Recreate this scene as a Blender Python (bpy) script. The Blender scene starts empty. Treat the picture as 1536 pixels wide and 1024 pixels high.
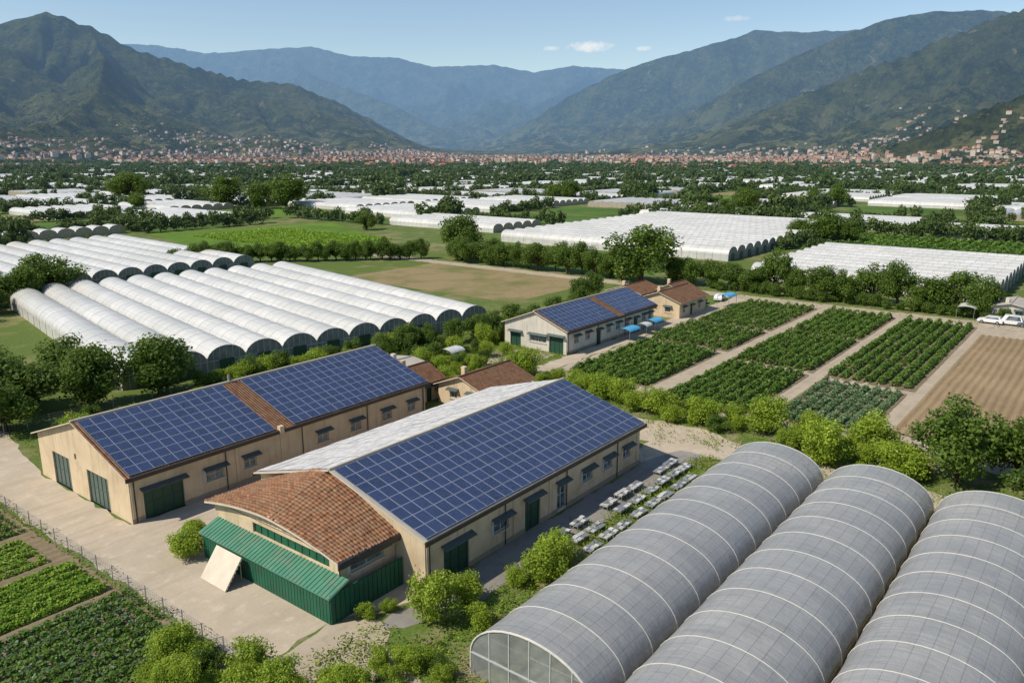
import bpy, math, random
import numpy as np
from mathutils import Vector
random.seed(7); rng=np.random.default_rng(7)
scene=bpy.context.scene
CA,SA=math.cos(math.radians(38)),math.sin(math.radians(38))
# farm grid: world x runs along the long sheds, world y across them.
def G(X,Y): return (SA*X+CA*Y, -CA*X+SA*Y)      # east/north survey -> farm grid
def XYof(u,w): return (SA*u-CA*w, CA*u+SA*w)
coll=scene.collection
# ------------------------------------------------------------------ materials
class NB:
    def __init__(s,name):
        s.m=bpy.data.materials.new(name); s.m.use_nodes=True
        s.nt=s.m.node_tree; s.nt.nodes.clear()
        s.out=s.nt.nodes.new('ShaderNodeOutputMaterial')
    def n(s,t,**k):
        nd=s.nt.nodes.new(t)
        for a,b in k.items(): setattr(nd,a,b)
        return nd
    def l(s,a,b): s.nt.links.new(a,b)
    def val(s,op,a,b=None,c=None,clamp=False):
        nd=s.n('ShaderNodeMath',operation=op); nd.use_clamp=clamp
        for i,v in enumerate((a,b,c)):
            if v is None: continue
            if isinstance(v,(int,float)): nd.inputs[i].default_value=v
            else: s.l(v,nd.inputs[i])
        return nd.outputs[0]
    def mix(s,f,a,b,bt='MIX'):
        nd=s.n('ShaderNodeMix',data_type='RGBA',blend_type=bt)
        for v,i in ((f,0),(a,6),(b,7)):
            if isinstance(v,(int,float)): nd.inputs[i].default_value=v
            elif isinstance(v,tuple): nd.inputs[i].default_value=(*v,1)
            else: s.l(v,nd.inputs[i])
        return nd.outputs[2]
    def noise(s,co,scale,detail=4,rough=.55,dist=0):
        nd=s.n('ShaderNodeTexNoise'); nd.inputs['Scale'].default_value=scale
        nd.inputs['Detail'].default_value=detail; nd.inputs['Roughness'].default_value=rough
        nd.inputs['Distortion'].default_value=dist
        s.l(co,nd.inputs['Vector']); return nd.outputs['Fac']
    def ramp(s,f,lo,hi):
        nd=s.n('ShaderNodeMapRange'); nd.inputs[1].default_value=lo; nd.inputs[2].default_value=hi
        s.l(f,nd.inputs[0]); return nd.outputs[0]
    def pos(s): return s.n('ShaderNodeNewGeometry').outputs['Position']
    def uv(s): return s.n('ShaderNodeTexCoord').outputs['UV']
    def attr(s,name): return s.n('ShaderNodeAttribute',attribute_name=name).outputs['Fac']
    def bump(s,h,strength,dist=.05):
        nd=s.n('ShaderNodeBump'); nd.inputs['Strength'].default_value=strength; nd.inputs['Distance'].default_value=dist
        s.l(h,nd.inputs['Height']); return nd.outputs[0]
    def bsdf(s,col,rough=.8,spec=.3,metal=0,normal=None,**k):
        p=s.n('ShaderNodeBsdfPrincipled')
        for key,v in (('Base Color',col),('Roughness',rough),('Specular IOR Level',spec),('Metallic',metal)):
            if isinstance(v,tuple): p.inputs[key].default_value=(*v,1)
            elif isinstance(v,(int,float)): p.inputs[key].default_value=v
            else: s.l(v,p.inputs[key])
        for key,v in k.items(): p.inputs[key].default_value=v
        if normal is not None: s.l(normal,p.inputs['Normal'])
        return p.outputs[0]
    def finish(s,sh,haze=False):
        if haze:   # painted aerial haze: bluish emission mixed in, growing with distance from the origin
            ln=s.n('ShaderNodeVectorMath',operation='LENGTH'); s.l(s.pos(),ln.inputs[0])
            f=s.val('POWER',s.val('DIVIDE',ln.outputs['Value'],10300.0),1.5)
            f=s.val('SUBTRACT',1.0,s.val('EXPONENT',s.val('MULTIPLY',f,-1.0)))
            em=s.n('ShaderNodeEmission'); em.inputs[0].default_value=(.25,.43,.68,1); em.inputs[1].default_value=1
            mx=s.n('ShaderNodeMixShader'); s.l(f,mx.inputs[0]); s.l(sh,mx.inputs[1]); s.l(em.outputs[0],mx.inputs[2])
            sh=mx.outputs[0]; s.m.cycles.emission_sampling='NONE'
        s.l(sh,s.out.inputs[0]); return s.m
def simple(name,c1,c2=None,scale=1.,rough=.8,spec=.3,metal=0,bump=0,bscale=None,c3=None,s3=.2,haze=False,drip=0):
    b=NB(name); p=b.pos(); c2=c2 or tuple(x*.8 for x in c1)
    f=b.ramp(b.noise(p,scale,5,.6),.3,.7); col=b.mix(f,c1,c2)
    if c3: col=b.mix(b.ramp(b.noise(p,s3,4,.6),.48,.68),col,c3)
    if drip:
        mp=b.n('ShaderNodeMapping'); mp.inputs['Scale'].default_value=(2.2,2.2,.22); b.l(p,mp.inputs[0])
        col=b.mix(b.val('MULTIPLY',b.ramp(b.noise(mp.outputs[0],1.,5,.7),.5,.75),drip),col,tuple(x*.45 for x in c2))
    nrm=b.bump(b.noise(p,bscale or scale*6,4,.6),bump) if bump else None
    return b.finish(b.bsdf(col,rough,spec,metal,nrm),haze)
M={}
M['wall']=simple('stucco',(.64,.51,.345),(.55,.43,.28),.5,.9,.15,bump=.25,bscale=9,c3=(.48,.37,.24),s3=.35,drip=.55)
M['wall2']=simple('pale_stucco',(.62,.57,.48),(.50,.46,.39),.6,.9,.15,bump=.2,bscale=9,drip=.5)
M['plinth']=simple('plinth',(.34,.29,.22),(.25,.21,.16),.9,.9)
M['green']=simple('green_paint',(.012,.085,.045),(.02,.12,.065),.8,.6,.3,c3=(.035,.085,.05),s3=1,drip=.4)
M['greenl']=simple('light_green_sheet',(.05,.18,.11),(.08,.23,.15),.8,.6,.3,c3=(.12,.20,.14),s3=1,drip=.3)
M['dkgreen']=simple('dark_green_door',(.018,.06,.038),(.025,.075,.045),1.2,.5,.4)
M['shutter']=simple('grey_green_shutter',(.10,.14,.11),(.08,.11,.09),1.2,.5,.4)
M['trim']=simple('trim',(.62,.54,.42),(.50,.43,.34),1.,.7)
M['gutter']=simple('dark_gutter',(.035,.028,.026),(.05,.04,.035),2,.5,.4)
M['awning']=simple('awning',(.06,.085,.085),(.09,.11,.11),1.5,.5,.4)
M['frame']=simple('window_frame',(.45,.47,.46),(.36,.38,.37),3,.5,.4)
M['pframe']=simple('panel_frame',(.30,.32,.35),(.24,.26,.29),3,.4,.4,metal=.3)
M['wood']=simple('bark',(.11,.075,.05),(.07,.05,.035),3,.9,.1,bump=.4)
M['metal']=simple('galvanised',(.36,.37,.37),(.27,.28,.28),3,.45,.5,metal=.5)
M['white']=simple('white_plastic',(.60,.60,.58),(.42,.42,.40),2,.5,.4)
M['strap']=simple('cream_strap',(.70,.66,.58),(.56,.53,.47),2,.6,.3)
M['rib']=simple('grey_rib',(.46,.46,.44),(.36,.36,.35),2,.6,.3)
M['blue']=simple('blue_tarp',(.05,.28,.50),(.10,.38,.60),1.5,.5,.4)
M['rubber']=simple('rubber',(.02,.02,.02),(.03,.03,.03),5,.8)
def glassm():
    b=NB('window_glass'); f=b.noise(b.pos(),1.3,2)
    return b.finish(b.bsdf(b.mix(b.ramp(f,.4,.6),(.05,.065,.075),(.16,.19,.20)),.12,.6))
M['glass']=glassm()
def carpaint(c):
    b=NB('car_paint'); return b.finish(b.bsdf(c,.3,.5,**{'Coat Weight':.5}))
M['car_w']=carpaint((.7,.7,.7)); M['car_d']=carpaint((.10,.12,.16))
def ground():
    b=NB('ground'); p=b.pos()
    big=b.noise(p,.018,5,.6,.4); mid=b.noise(p,.16,6,.65); fine=b.noise(p,2.2,6,.7)
    g=b.mix(b.ramp(fine,.3,.7),(.06,.10,.020),(.14,.18,.045))
    d=b.mix(b.ramp(fine,.3,.7),(.28,.23,.13),(.19,.18,.08))
    f=b.val('ADD',b.val('MULTIPLY',big,.5),b.val('MULTIPLY',mid,.6))
    col=b.mix(b.ramp(f,.54,.68),g,d)
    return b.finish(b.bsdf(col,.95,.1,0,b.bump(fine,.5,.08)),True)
M['ground']=ground()
def grass():
    b=NB('grass'); p=b.pos(); fine=b.noise(p,3.,6,.75); mid=b.noise(p,.35,5,.65)
    g=b.mix(b.ramp(fine,.3,.7),(.055,.10,.018),(.15,.20,.045))
    col=b.mix(b.ramp(mid,.46,.64),g,(.26,.22,.13))
    return b.finish(b.bsdf(col,.95,.1,0,b.bump(fine,.6,.1)))
M['grass']=grass()
def road(name,c1,c2,c3):
    b=NB(name); p=b.pos(); fine=b.noise(p,5,6,.7); mid=b.noise(p,.22,6,.65,.5); cr=b.noise(p,.9,4,.6)
    col=b.mix(b.ramp(mid,.35,.68),c1,c2); col=b.mix(b.ramp(cr,.55,.75),col,c3)
    mp=b.n('ShaderNodeMapping'); mp.inputs['Scale'].default_value=(.12,1.6,1); b.l(p,mp.inputs[0])
    col=b.mix(b.val('MULTIPLY',b.ramp(b.noise(mp.outputs[0],.8,4,.6),.5,.72),.35),col,tuple(x*.62 for x in c2))
    col=b.mix(b.val('MULTIPLY',b.ramp(fine,.35,.75),.4),col,tuple(x*.6 for x in c1))
    return b.finish(b.bsdf(col,.9,.15,0,b.bump(fine,.3,.03)))
M['yard']=road('yard_gravel',(.50,.42,.32),(.40,.335,.25),(.56,.485,.38))
M['path']=road('dirt_path',(.45,.38,.29),(.36,.30,.22),(.28,.26,.15))
M['conc']=road('concrete_lane',(.29,.27,.245),(.21,.195,.175),(.16,.17,.10))
def soil(name,c1,c2,haze=False):
    b=NB(name); p=b.pos(); fine=b.noise(p,2.6,6,.7); mid=b.noise(p,.1,4,.6)
    col=b.mix(b.ramp(fine,.3,.7),c1,c2); col=b.mix(b.val('MULTIPLY',b.ramp(mid,.4,.7),.5),col,tuple(x*1.35 for x in c2))
    return b.finish(b.bsdf(col,.95,.1,0,b.bump(fine,.6,.08)),haze)
M['soil']=soil('dark_soil',(.15,.115,.07),(.23,.18,.115))
M['drysoil']=soil('dry_soil',(.21,.15,.085),(.28,.205,.12))
def fallow():
    b=NB('fallow_soil'); p=b.pos(); sx=b.n('ShaderNodeSeparateXYZ'); b.l(p,sx.inputs[0]); n=b.noise(p,1.5,6,.7); n2=b.noise(p,.07,5,.65)
    st=b.val('ABSOLUTE',b.val('SINE',b.val('MULTIPLY',sx.outputs[0],math.pi/2.2)))
    col=b.mix(b.ramp(n,.3,.7),(.25,.185,.095),(.32,.245,.135)); col=b.mix(b.ramp(n2,.46,.62),col,(.15,.155,.05)); col=b.mix(b.val('MULTIPLY',st,.35),col,(.17,.15,.07))
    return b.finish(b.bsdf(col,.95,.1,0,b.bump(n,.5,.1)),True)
M['fallow']=fallow()
def fieldm(name,c1,c2,step):
    b=NB(name); p=b.pos(); sx=b.n('ShaderNodeSeparateXYZ'); b.l(p,sx.inputs[0])
    st=b.val('ABSOLUTE',b.val('SINE',b.val('MULTIPLY',sx.outputs[1],math.pi/step)))
    n=b.noise(p,.5,6,.7); n2=b.noise(p,.03,4,.6)
    col=b.mix(b.ramp(n,.3,.7),c1,c2); col=b.mix(b.val('MULTIPLY',b.ramp(st,.35,.1),.5),col,(.10,.10,.04))
    col=b.mix(b.val('MULTIPLY',b.ramp(n2,.42,.62),.6),col,tuple(x*.6 for x in c1))
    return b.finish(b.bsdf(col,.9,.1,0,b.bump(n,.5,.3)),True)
M['field_g']=fieldm('bright_green_field',(.085,.175,.018),(.15,.24,.03),2.6)
M['field_d']=fieldm('dark_green_field',(.06,.12,.020),(.10,.18,.03),3.2)
def leafm(name,c1,c2,c3,haze=False,tr=.3):
    b=NB(name); sh=b.attr('shade'); p=b.pos()
    col=b.mix(b.ramp(sh,0,.75),c1,c2); col=b.mix(b.ramp(sh,.75,1.),col,c3)
    oi=b.n('ShaderNodeObjectInfo').outputs['Random']
    col=b.mix(b.val('MULTIPLY',oi,.35),col,tuple(x*.6 for x in c2))
    d=b.bsdf(col,.6,.3)
    t=b.n('ShaderNodeBsdfTranslucent'); b.l(b.mix(.5,col,c3),t.inputs[0])
    mx=b.n('ShaderNodeMixShader'); mx.inputs[0].default_value=tr; b.l(d,mx.inputs[1]); b.l(t.outputs[0],mx.inputs[2])
    return b.finish(mx.outputs[0],haze)
M['leaf']=leafm('tree_foliage',(.055,.105,.014),(.125,.20,.026),(.22,.30,.05),tr=.40)
M['leafb']=leafm('shrub_foliage',(.15,.235,.020),(.30,.41,.035),(.46,.54,.07),tr=.42)
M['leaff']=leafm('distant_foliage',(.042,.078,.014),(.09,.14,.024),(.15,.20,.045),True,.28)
M['crop']=leafm('crop_foliage',(.065,.14,.018),(.13,.23,.03),(.22,.32,.06),tr=.35)
M['lettuce']=leafm('lettuce_foliage',(.14,.26,.020),(.23,.38,.03),(.36,.47,.06),tr=.35)
M['cabbage']=leafm('cabbage_foliage',(.07,.14,.050),(.14,.22,.09),(.29,.38,.20))
def film_white():
    b=NB('white_greenhouse_film'); uv=b.uv(); p=b.pos(); s=b.n('ShaderNodeSeparateXYZ'); b.l(uv,s.inputs[0])
    rib=b.ramp(b.val('ABSOLUTE',b.val('SUBTRACT',b.val('FRACT',b.val('DIVIDE',s.outputs[0],2.5)),.5)),.455,.49)
    ln=b.ramp(b.val('ABSOLUTE',b.val('SUBTRACT',b.val('FRACT',b.val('DIVIDE',s.outputs[1],1.5)),.5)),.45,.49)
    wn=b.n('ShaderNodeTexWhiteNoise',noise_dimensions='2D'); fl=b.n('ShaderNodeVectorMath',operation='FLOOR')
    ms=b.n('ShaderNodeMapping'); ms.inputs['Scale'].default_value=(1/5.,1/3.,1); b.l(uv,ms.inputs[0]); b.l(ms.outputs[0],fl.inputs[0]); b.l(fl.outputs[0],wn.inputs[0])
    n=b.noise(p,.35,6,.7); n2=b.noise(p,.06,3,.5)
    col=b.mix(b.ramp(n,.3,.72),(.68,.66,.62),(.50,.49,.455))
    col=b.mix(b.val('MULTIPLY',b.ramp(n2,.42,.62),.4),col,(.42,.42,.38))
    col=b.mix(b.val('MULTIPLY',wn.outputs[0],.25),col,(.40,.41,.38))
    col=b.mix(b.val('MULTIPLY',rib,.6),col,(.25,.25,.23)); col=b.mix(b.val('MULTIPLY',ln,.38),col,(.28,.28,.26))
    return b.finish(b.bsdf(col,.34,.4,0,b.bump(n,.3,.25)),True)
M['filmw']=film_white()
def film_grey():
    b=NB('grey_shade_film'); uv=b.uv(); s=b.n('ShaderNodeSeparateXYZ'); b.l(uv,s.inputs[0])
    def ln(o,per,w): return b.ramp(b.val('ABSOLUTE',b.val('SUBTRACT',b.val('FRACT',b.val('DIVIDE',o,per)),.5)),.5-w,.5-w*.4)
    n=b.noise(b.pos(),.45,6,.72); n3=b.noise(b.pos(),3.,4,.6); n4=b.noise(b.pos(),.12,3,.5)
    mp=b.n('ShaderNodeMapping'); mp.inputs['Scale'].default_value=(3,.25,1); b.l(uv,mp.inputs[0])
    st=b.noise(mp.outputs[0],1.2,5,.7)
    wn=b.n('ShaderNodeTexWhiteNoise',noise_dimensions='2D'); fl=b.n('ShaderNodeVectorMath',operation='FLOOR')
    ms=b.n('ShaderNodeMapping'); ms.inputs['Scale'].default_value=(1/1.667,1/2.2,1); b.l(uv,ms.inputs[0]); b.l(ms.outputs[0],fl.inputs[0]); b.l(fl.outputs[0],wn.inputs[0])
    col=b.mix(b.ramp(n,.32,.7),(.335,.34,.335),(.45,.445,.43))
    col=b.mix(b.val('MULTIPLY',b.ramp(n4,.4,.6),.3),col,(.31,.33,.355))
    col=b.mix(b.val('MULTIPLY',wn.outputs[0],.36),col,(.245,.255,.265))
    col=b.mix(b.val('MULTIPLY',b.ramp(st,.48,.78),.5),col,(.58,.56,.52))
    col=b.mix(b.val('MULTIPLY',ln(s.outputs[0],.8333,.035),.45),col,(.15,.155,.155))
    col=b.mix(b.val('MULTIPLY',ln(s.outputs[1],.733,.035),.52),col,(.14,.145,.145))
    col=b.mix(b.val('MULTIPLY',ln(s.outputs[1],.11,.2),.12),col,(.15,.155,.155))
    d=b.bsdf(col,.33,.5,0,b.bump(b.val('ADD',n3,b.val('MULTIPLY',st,.9)),.5,.07))
    t=b.n('ShaderNodeBsdfTransparent'); t.inputs[0].default_value=(.85,.86,.85,1); mx=b.n('ShaderNodeMixShader'); mx.inputs[0].default_value=.24
    b.l(d,mx.inputs[1]); b.l(t.outputs[0],mx.inputs[2]); return b.finish(mx.outputs[0])
M['filmg']=film_grey()
def film_end():
    b=NB('end_wall_film'); n=b.noise(b.pos(),.8,4)
    d=b.bsdf(b.mix(b.ramp(n,.3,.7),(.44,.45,.43),(.27,.29,.27)),.4,.4)
    t=b.n('ShaderNodeBsdfTransparent'); mx=b.n('ShaderNodeMixShader'); mx.inputs[0].default_value=.5
    b.l(d,mx.inputs[1]); b.l(t.outputs[0],mx.inputs[2]); return b.finish(mx.outputs[0])
M['filme']=film_end()
M['skirt']=simple('skirt_film',(.42,.36,.27),(.28,.25,.19),.8,.6,.3,drip=.5)
def solar(name,ca,cb,line,rough=.2,nc=(6.,10.)):
    b=NB(name); uv=b.uv(); s=b.n('ShaderNodeSeparateXYZ'); b.l(uv,s.inputs[0])
    def ed(o,per,w): return b.ramp(b.val('ABSOLUTE',b.val('SUBTRACT',b.val('FRACT',b.val('MULTIPLY',o,per)),.5)),.5-w,.5-w*.5)
    cell=b.val('MAXIMUM',ed(s.outputs[0],nc[0],.07),ed(s.outputs[1],nc[1],.07))
    edge=b.val('MAXIMUM',ed(s.outputs[0],1.,.026),ed(s.outputs[1],1.,.026))
    wn=b.n('ShaderNodeTexWhiteNoise',noise_dimensions='2D'); fl=b.n('ShaderNodeVectorMath',operation='FLOOR'); b.l(uv,fl.inputs[0]); b.l(fl.outputs[0],wn.inputs[0])
    wc=b.n('ShaderNodeTexWhiteNoise',noise_dimensions='2D'); fc=b.n('ShaderNodeVectorMath',operation='FLOOR'); mc=b.n('ShaderNodeMapping'); mc.inputs['Scale'].default_value=(nc[0],nc[1],1); b.l(uv,mc.inputs[0]); b.l(mc.outputs[0],fc.inputs[0]); b.l(fc.outputs[0],wc.inputs[0])
    n=b.noise(b.pos(),.4,4)
    col=b.mix(wn.outputs[0],ca,cb); col=b.mix(b.val('MULTIPLY',wc.outputs[0],.5),col,tuple(x*2.1 for x in cb)); col=b.mix(b.val('MULTIPLY',b.ramp(n,.4,.7),.4),col,tuple(x*1.5 for x in cb))
    col=b.mix(b.val('MULTIPLY',cell,.5),col,line); col=b.mix(edge,col,tuple(x*1.6 for x in line))
    return b.finish(b.bsdf(col,rough,.5))
M['solar']=solar('blue_solar_cells',(.009,.016,.045),(.016,.029,.078),(.19,.22,.29))
M['panelg']=solar('pale_roof_sheet',(.40,.39,.37),(.48,.46,.43),(.28,.28,.28),.45,(3.,4.))
def tile(name,geo=False):
    b=NB(name); p=b.pos(); uv=b.uv(); s=b.n('ShaderNodeSeparateXYZ'); b.l(uv,s.inputs[0])
    br=b.n('ShaderNodeTexWhiteNoise',noise_dimensions='2D'); fl=b.n('ShaderNodeVectorMath',operation='FLOOR')
    mp=b.n('ShaderNodeMapping'); mp.inputs['Scale'].default_value=(1/.3,1/.42,1); b.l(uv,mp.inputs[0]); b.l(mp.outputs[0],fl.inputs[0]); b.l(fl.outputs[0],br.inputs[0])
    n=b.noise(p,1.1,5,.7)
    col=b.mix(br.outputs[0],(.17,.075,.038),(.33,.165,.085)); col=b.mix(b.ramp(n,.42,.66),col,(.24,.15,.09))
    col=b.mix(b.val('MULTIPLY',b.ramp(b.noise(p,4,4,.7),.50,.72),.6),col,(.075,.055,.04))
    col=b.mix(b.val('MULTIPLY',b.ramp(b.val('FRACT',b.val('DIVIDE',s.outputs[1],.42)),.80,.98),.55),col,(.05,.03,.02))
    nr=None
    if not geo:
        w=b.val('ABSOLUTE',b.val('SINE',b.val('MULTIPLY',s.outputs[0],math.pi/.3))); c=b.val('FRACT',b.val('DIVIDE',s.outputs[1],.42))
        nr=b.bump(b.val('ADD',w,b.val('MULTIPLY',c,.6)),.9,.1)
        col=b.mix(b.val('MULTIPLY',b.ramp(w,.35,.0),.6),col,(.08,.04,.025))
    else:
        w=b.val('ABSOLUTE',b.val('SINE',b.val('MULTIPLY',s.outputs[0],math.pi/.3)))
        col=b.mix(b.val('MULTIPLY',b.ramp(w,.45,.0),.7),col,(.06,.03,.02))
    return b.finish(b.bsdf(col,.85,.15,0,nr))
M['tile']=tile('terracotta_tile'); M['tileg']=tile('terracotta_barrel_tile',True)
def townm(name,cols):
    b=NB(name); sh=b.attr('shade'); col=b.mix(b.ramp(sh,0,.6),cols[0],cols[1]); col=b.mix(b.ramp(sh,.6,1),col,cols[2])
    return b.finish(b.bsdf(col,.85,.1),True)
M['townw']=townm('town_walls',((.30,.24,.17),(.44,.37,.28),(.58,.53,.45)))
M['townr']=townm('town_roofs',((.20,.09,.055),(.32,.15,.09),(.28,.19,.14)))
def mountain():
    b=NB('mountain_forest'); p=b.pos(); sx=b.n('ShaderNodeSeparateXYZ'); b.l(p,sx.inputs[0])
    sp=b.noise(p,.030,7,.85); mid=b.noise(p,.007,7,.75); big=b.noise(p,.0016,4,.6)
    v=b.n('ShaderNodeTexVoronoi'); v.inputs['Scale'].default_value=.05; b.l(p,v.inputs['Vector'])
    col=b.mix(b.ramp(sp,.40,.60),(.010,.022,.005),(.10,.125,.028))
    col=b.mix(b.val('MULTIPLY',b.ramp(v.outputs[0],.25,.7),.45),col,(.006,.016,.004))
    col=b.mix(b.val('MULTIPLY',b.ramp(mid,.47,.60),.6),col,(.15,.16,.04))
    col=b.mix(b.val('MULTIPLY',b.ramp(mid,.48,.36),.55),col,(.012,.026,.008))
    col=b.mix(b.val('MULTIPLY',b.ramp(big,.5,.7),.35),col,(.15,.145,.05))
    low=b.ramp(sx.outputs[2],320,20)
    cl=b.ramp(b.noise(p,.010,5,.7),.52,.57)
    col=b.mix(b.val('MULTIPLY',b.val('MULTIPLY',cl,low),.85),col,(.25,.24,.09))
    cl2=b.ramp(b.noise(p,.013,5,.75,.6),.62,.67)
    col=b.mix(b.val('MULTIPLY',cl2,.7),col,(.30,.255,.15))
    h=b.val('ADD',b.val('MULTIPLY',sp,34.0),b.val('MULTIPLY',mid,100.0))
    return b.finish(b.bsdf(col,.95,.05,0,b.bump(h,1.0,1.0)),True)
M['mount']=mountain()
# ------------------------------------------------------------------ mesh helpers
class Acc:
    def __init__(s): s.V=[];s.F=[];s.I=[];s.U=[];s.mats=[];s.S=[]
    def mi(s,k):
        if k not in s.mats: s.mats.append(k)
        return s.mats.index(k)
    def add(s,vs,fs,mk,uv=None,smooth=False):
        o=len(s.V); s.V+= [tuple(v) for v in vs]; s.U+= list(uv) if uv is not None else [(0,0)]*len(vs)
        i=s.mi(mk)
        for f in fs: s.F.append(tuple(o+k for k in f)); s.I.append(i); s.S.append(smooth)
    def box(s,a,b,mk):
        x0,y0,z0=a;x1,y1,z1=b
        s.add([(x0,y0,z0),(x1,y0,z0),(x1,y1,z0),(x0,y1,z0),(x0,y0,z1),(x1,y0,z1),(x1,y1,z1),(x0,y1,z1)],
              [(0,3,2,1),(4,5,6,7),(0,1,5,4),(1,2,6,5),(2,3,7,6),(3,0,4,7)],mk)
    def hexa(s,p,mk): s.add(p,[(0,3,2,1),(4,5,6,7),(0,1,5,4),(1,2,6,5),(2,3,7,6),(3,0,4,7)],mk)
    def rod(s,a,b,r,mk,n=6,r2=None):
        a=Vector(a);b=Vector(b);d=(b-a).normalized(); q=d.orthogonal().normalized(); w=d.cross(q); r2=r if r2 is None else r2
        vs=[a+(q*math.cos(t)+w*math.sin(t))*r for t in [2*math.pi*i/n for i in range(n)]]+[b+(q*math.cos(t)+w*math.sin(t))*r2 for t in [2*math.pi*i/n for i in range(n)]]
        s.add(vs,[(i,(i+1)%n,n+(i+1)%n,n+i) for i in range(n)]+[tuple(range(n))[::-1],tuple(range(n,2*n))],mk)
    def grid(s,P,mk,uv=None,smooth=True):
        m=len(P);n=len(P[0]); vs=[p for r in P for p in r]; us=[p for r in uv for p in r] if uv else None
        s.add(vs,[(i*n+j,i*n+j+1,(i+1)*n+j+1,(i+1)*n+j) for i in range(m-1) for j in range(n-1)],mk,us,smooth)
    def obj(s,name,parent=None,loc=(0,0,0),rot=0):
        me=bpy.data.meshes.new(name); me.from_pydata(s.V,[],s.F)
        for k in s.mats: me.materials.append(M[k])
        me.polygons.foreach_set('material_index',s.I); me.polygons.foreach_set('use_smooth',s.S)
        lu=me.uv_layers.new(name='UVMap'); li=np.zeros(len(me.loops),dtype=np.int32); me.loops.foreach_get('vertex_index',li)
        lu.data.foreach_set('uv',np.array(s.U,dtype=np.float32)[li].ravel())
        me.update(); o=bpy.data.objects.new(name,me); coll.objects.link(o); o.location=loc; o.rotation_euler[2]=rot
        if parent: o.parent=parent
        return o
def npmesh(name,V,F,mats,shade=None,midx=None,smooth=False):
    V=np.asarray(V,dtype=np.float32);F=np.asarray(F,dtype=np.int32); k=F.shape[1]
    me=bpy.data.meshes.new(name); me.vertices.add(len(V)); me.vertices.foreach_set('co',V.ravel())
    me.loops.add(F.size); me.loops.foreach_set('vertex_index',F.ravel())
    me.polygons.add(len(F)); me.polygons.foreach_set('loop_start',np.arange(len(F),dtype=np.int32)*k)
    for m in mats: me.materials.append(M[m])
    if midx is not None: me.polygons.foreach_set('material_index',np.asarray(midx,dtype=np.int32))
    me.polygons.foreach_set('use_smooth',np.full(len(F),smooth))
    if shade is not None:
        a=me.attributes.new('shade','FLOAT','FACE'); a.data.foreach_set('value',np.asarray(shade,dtype=np.float32))
    me.update(calc_edges=True); me.validate(); return me
def link(name,me,loc=(0,0,0),rot=0,scale=(1,1,1),parent=None):
    o=bpy.data.objects.new(name,me); coll.objects.link(o); o.location=loc; o.rotation_euler[2]=rot; o.scale=scale
    if parent: o.parent=parent
    return o
def sheet(name,pts,z,mk,edge=0):
    a=Acc()
    if edge:
        q=[]
        for i in range(len(pts)):
            p0=np.array(pts[i],float);p1=np.array(pts[(i+1)%len(pts)],float); L=np.linalg.norm(p1-p0); n=max(1,int(L/1.2)); nr=np.array([p1[1]-p0[1],p0[0]-p1[0]])/max(L,.01)
            for k in range(n):
                j=0 if k==0 else (random.random()-.5)*2*edge
                q.append(tuple(p0+(p1-p0)*k/n+nr*j))
        pts=q
    a.add([(p[0],p[1],z) for p in pts],[tuple(range(len(pts)))],mk); return a.obj(name)
def rect(u0,u1,w0,w1): return [(u0,w0),(u1,w0),(u1,w1),(u0,w1)]
# ------------------------------------------------------------------ ground and lanes
sheet('ground',rect(-16000,16000,-16000,16000),0,'ground')
sheet('grass_verge',[(28,24),(76,24),(76,38),(28,45)],.006,'grass',.3)
sheet('grass_strip',rect(78,92,-20,66),.006,'grass',.4)
sheet('yard',[(24.7,40),(31,40.5),(38.5,36.9),(39,37.9),(39,58),(88,58),(88,66),(30,66),(30,84),(33,100),(25,135),(15,135),(24.7,92)],.012,'yard',.3)
sheet('concrete_lane',[(33,37.0),(36,34.2),(50,33.6),(78,33.4),(78,37.6),(33.5,37.6)],.018,'conc',.3)
sheet('driveway',[(24.7,40),(24.7,28),(29,26),(31,34),(33.5,37.7),(31,40.5)],.016,'path',.4)
sheet('cross_road',[(76.5,-60),(81,-60),(81,30),(84,36),(82,58),(82,66),(76.5,66),(76.5,40),(70.5,40),(70.5,37.7),(76,36)],.022,'yard',.35)
sheet('plot_paths',rect(90,168,3,66),.012,'path',.3)
sheet('farm_road',rect(168,173,-80,230),.018,'path',.4)
sheet('shed_lane',rect(92,168,66,69),.020,'yard',.3)
sheet('shed_yard',[(86,66),(103,69),(103,82),(100,86),(84,84)],.014,'grass',.4)
sheet('dirt_patch',[(89,70),(102,71),(100,80),(90,79)],.024,'path',.6)
def furrow(name,u0,u1,w0,w1,mk,step=.8,amp=.07,z=.05):
    n=int((w1-w0)/step*6)+1; ys=np.linspace(w0,w1,n); xs=np.linspace(u0,u1,max(2,int((u1-u0)/1.0)))
    X,Y=np.meshgrid(xs,ys,indexing='ij'); Z=z+amp*np.sin(2*np.pi*(Y-w0)/step+.3*np.sin(X*.3))*rng.uniform(.6,1.1,X.shape)+rng.normal(0,amp*.2,X.shape)
    X=X+rng.normal(0,.08,X.shape)
    V=np.stack([X,Y,Z],-1).reshape(-1,3); m,k=X.shape; i=np.arange(m-1)[:,None]*k+np.arange(k-1)[None]
    F=np.stack([i,i+k,i+k+1,i+1],-1).reshape(-1,4); link(name,npmesh(name,V,F,[mk],smooth=True))
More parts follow.
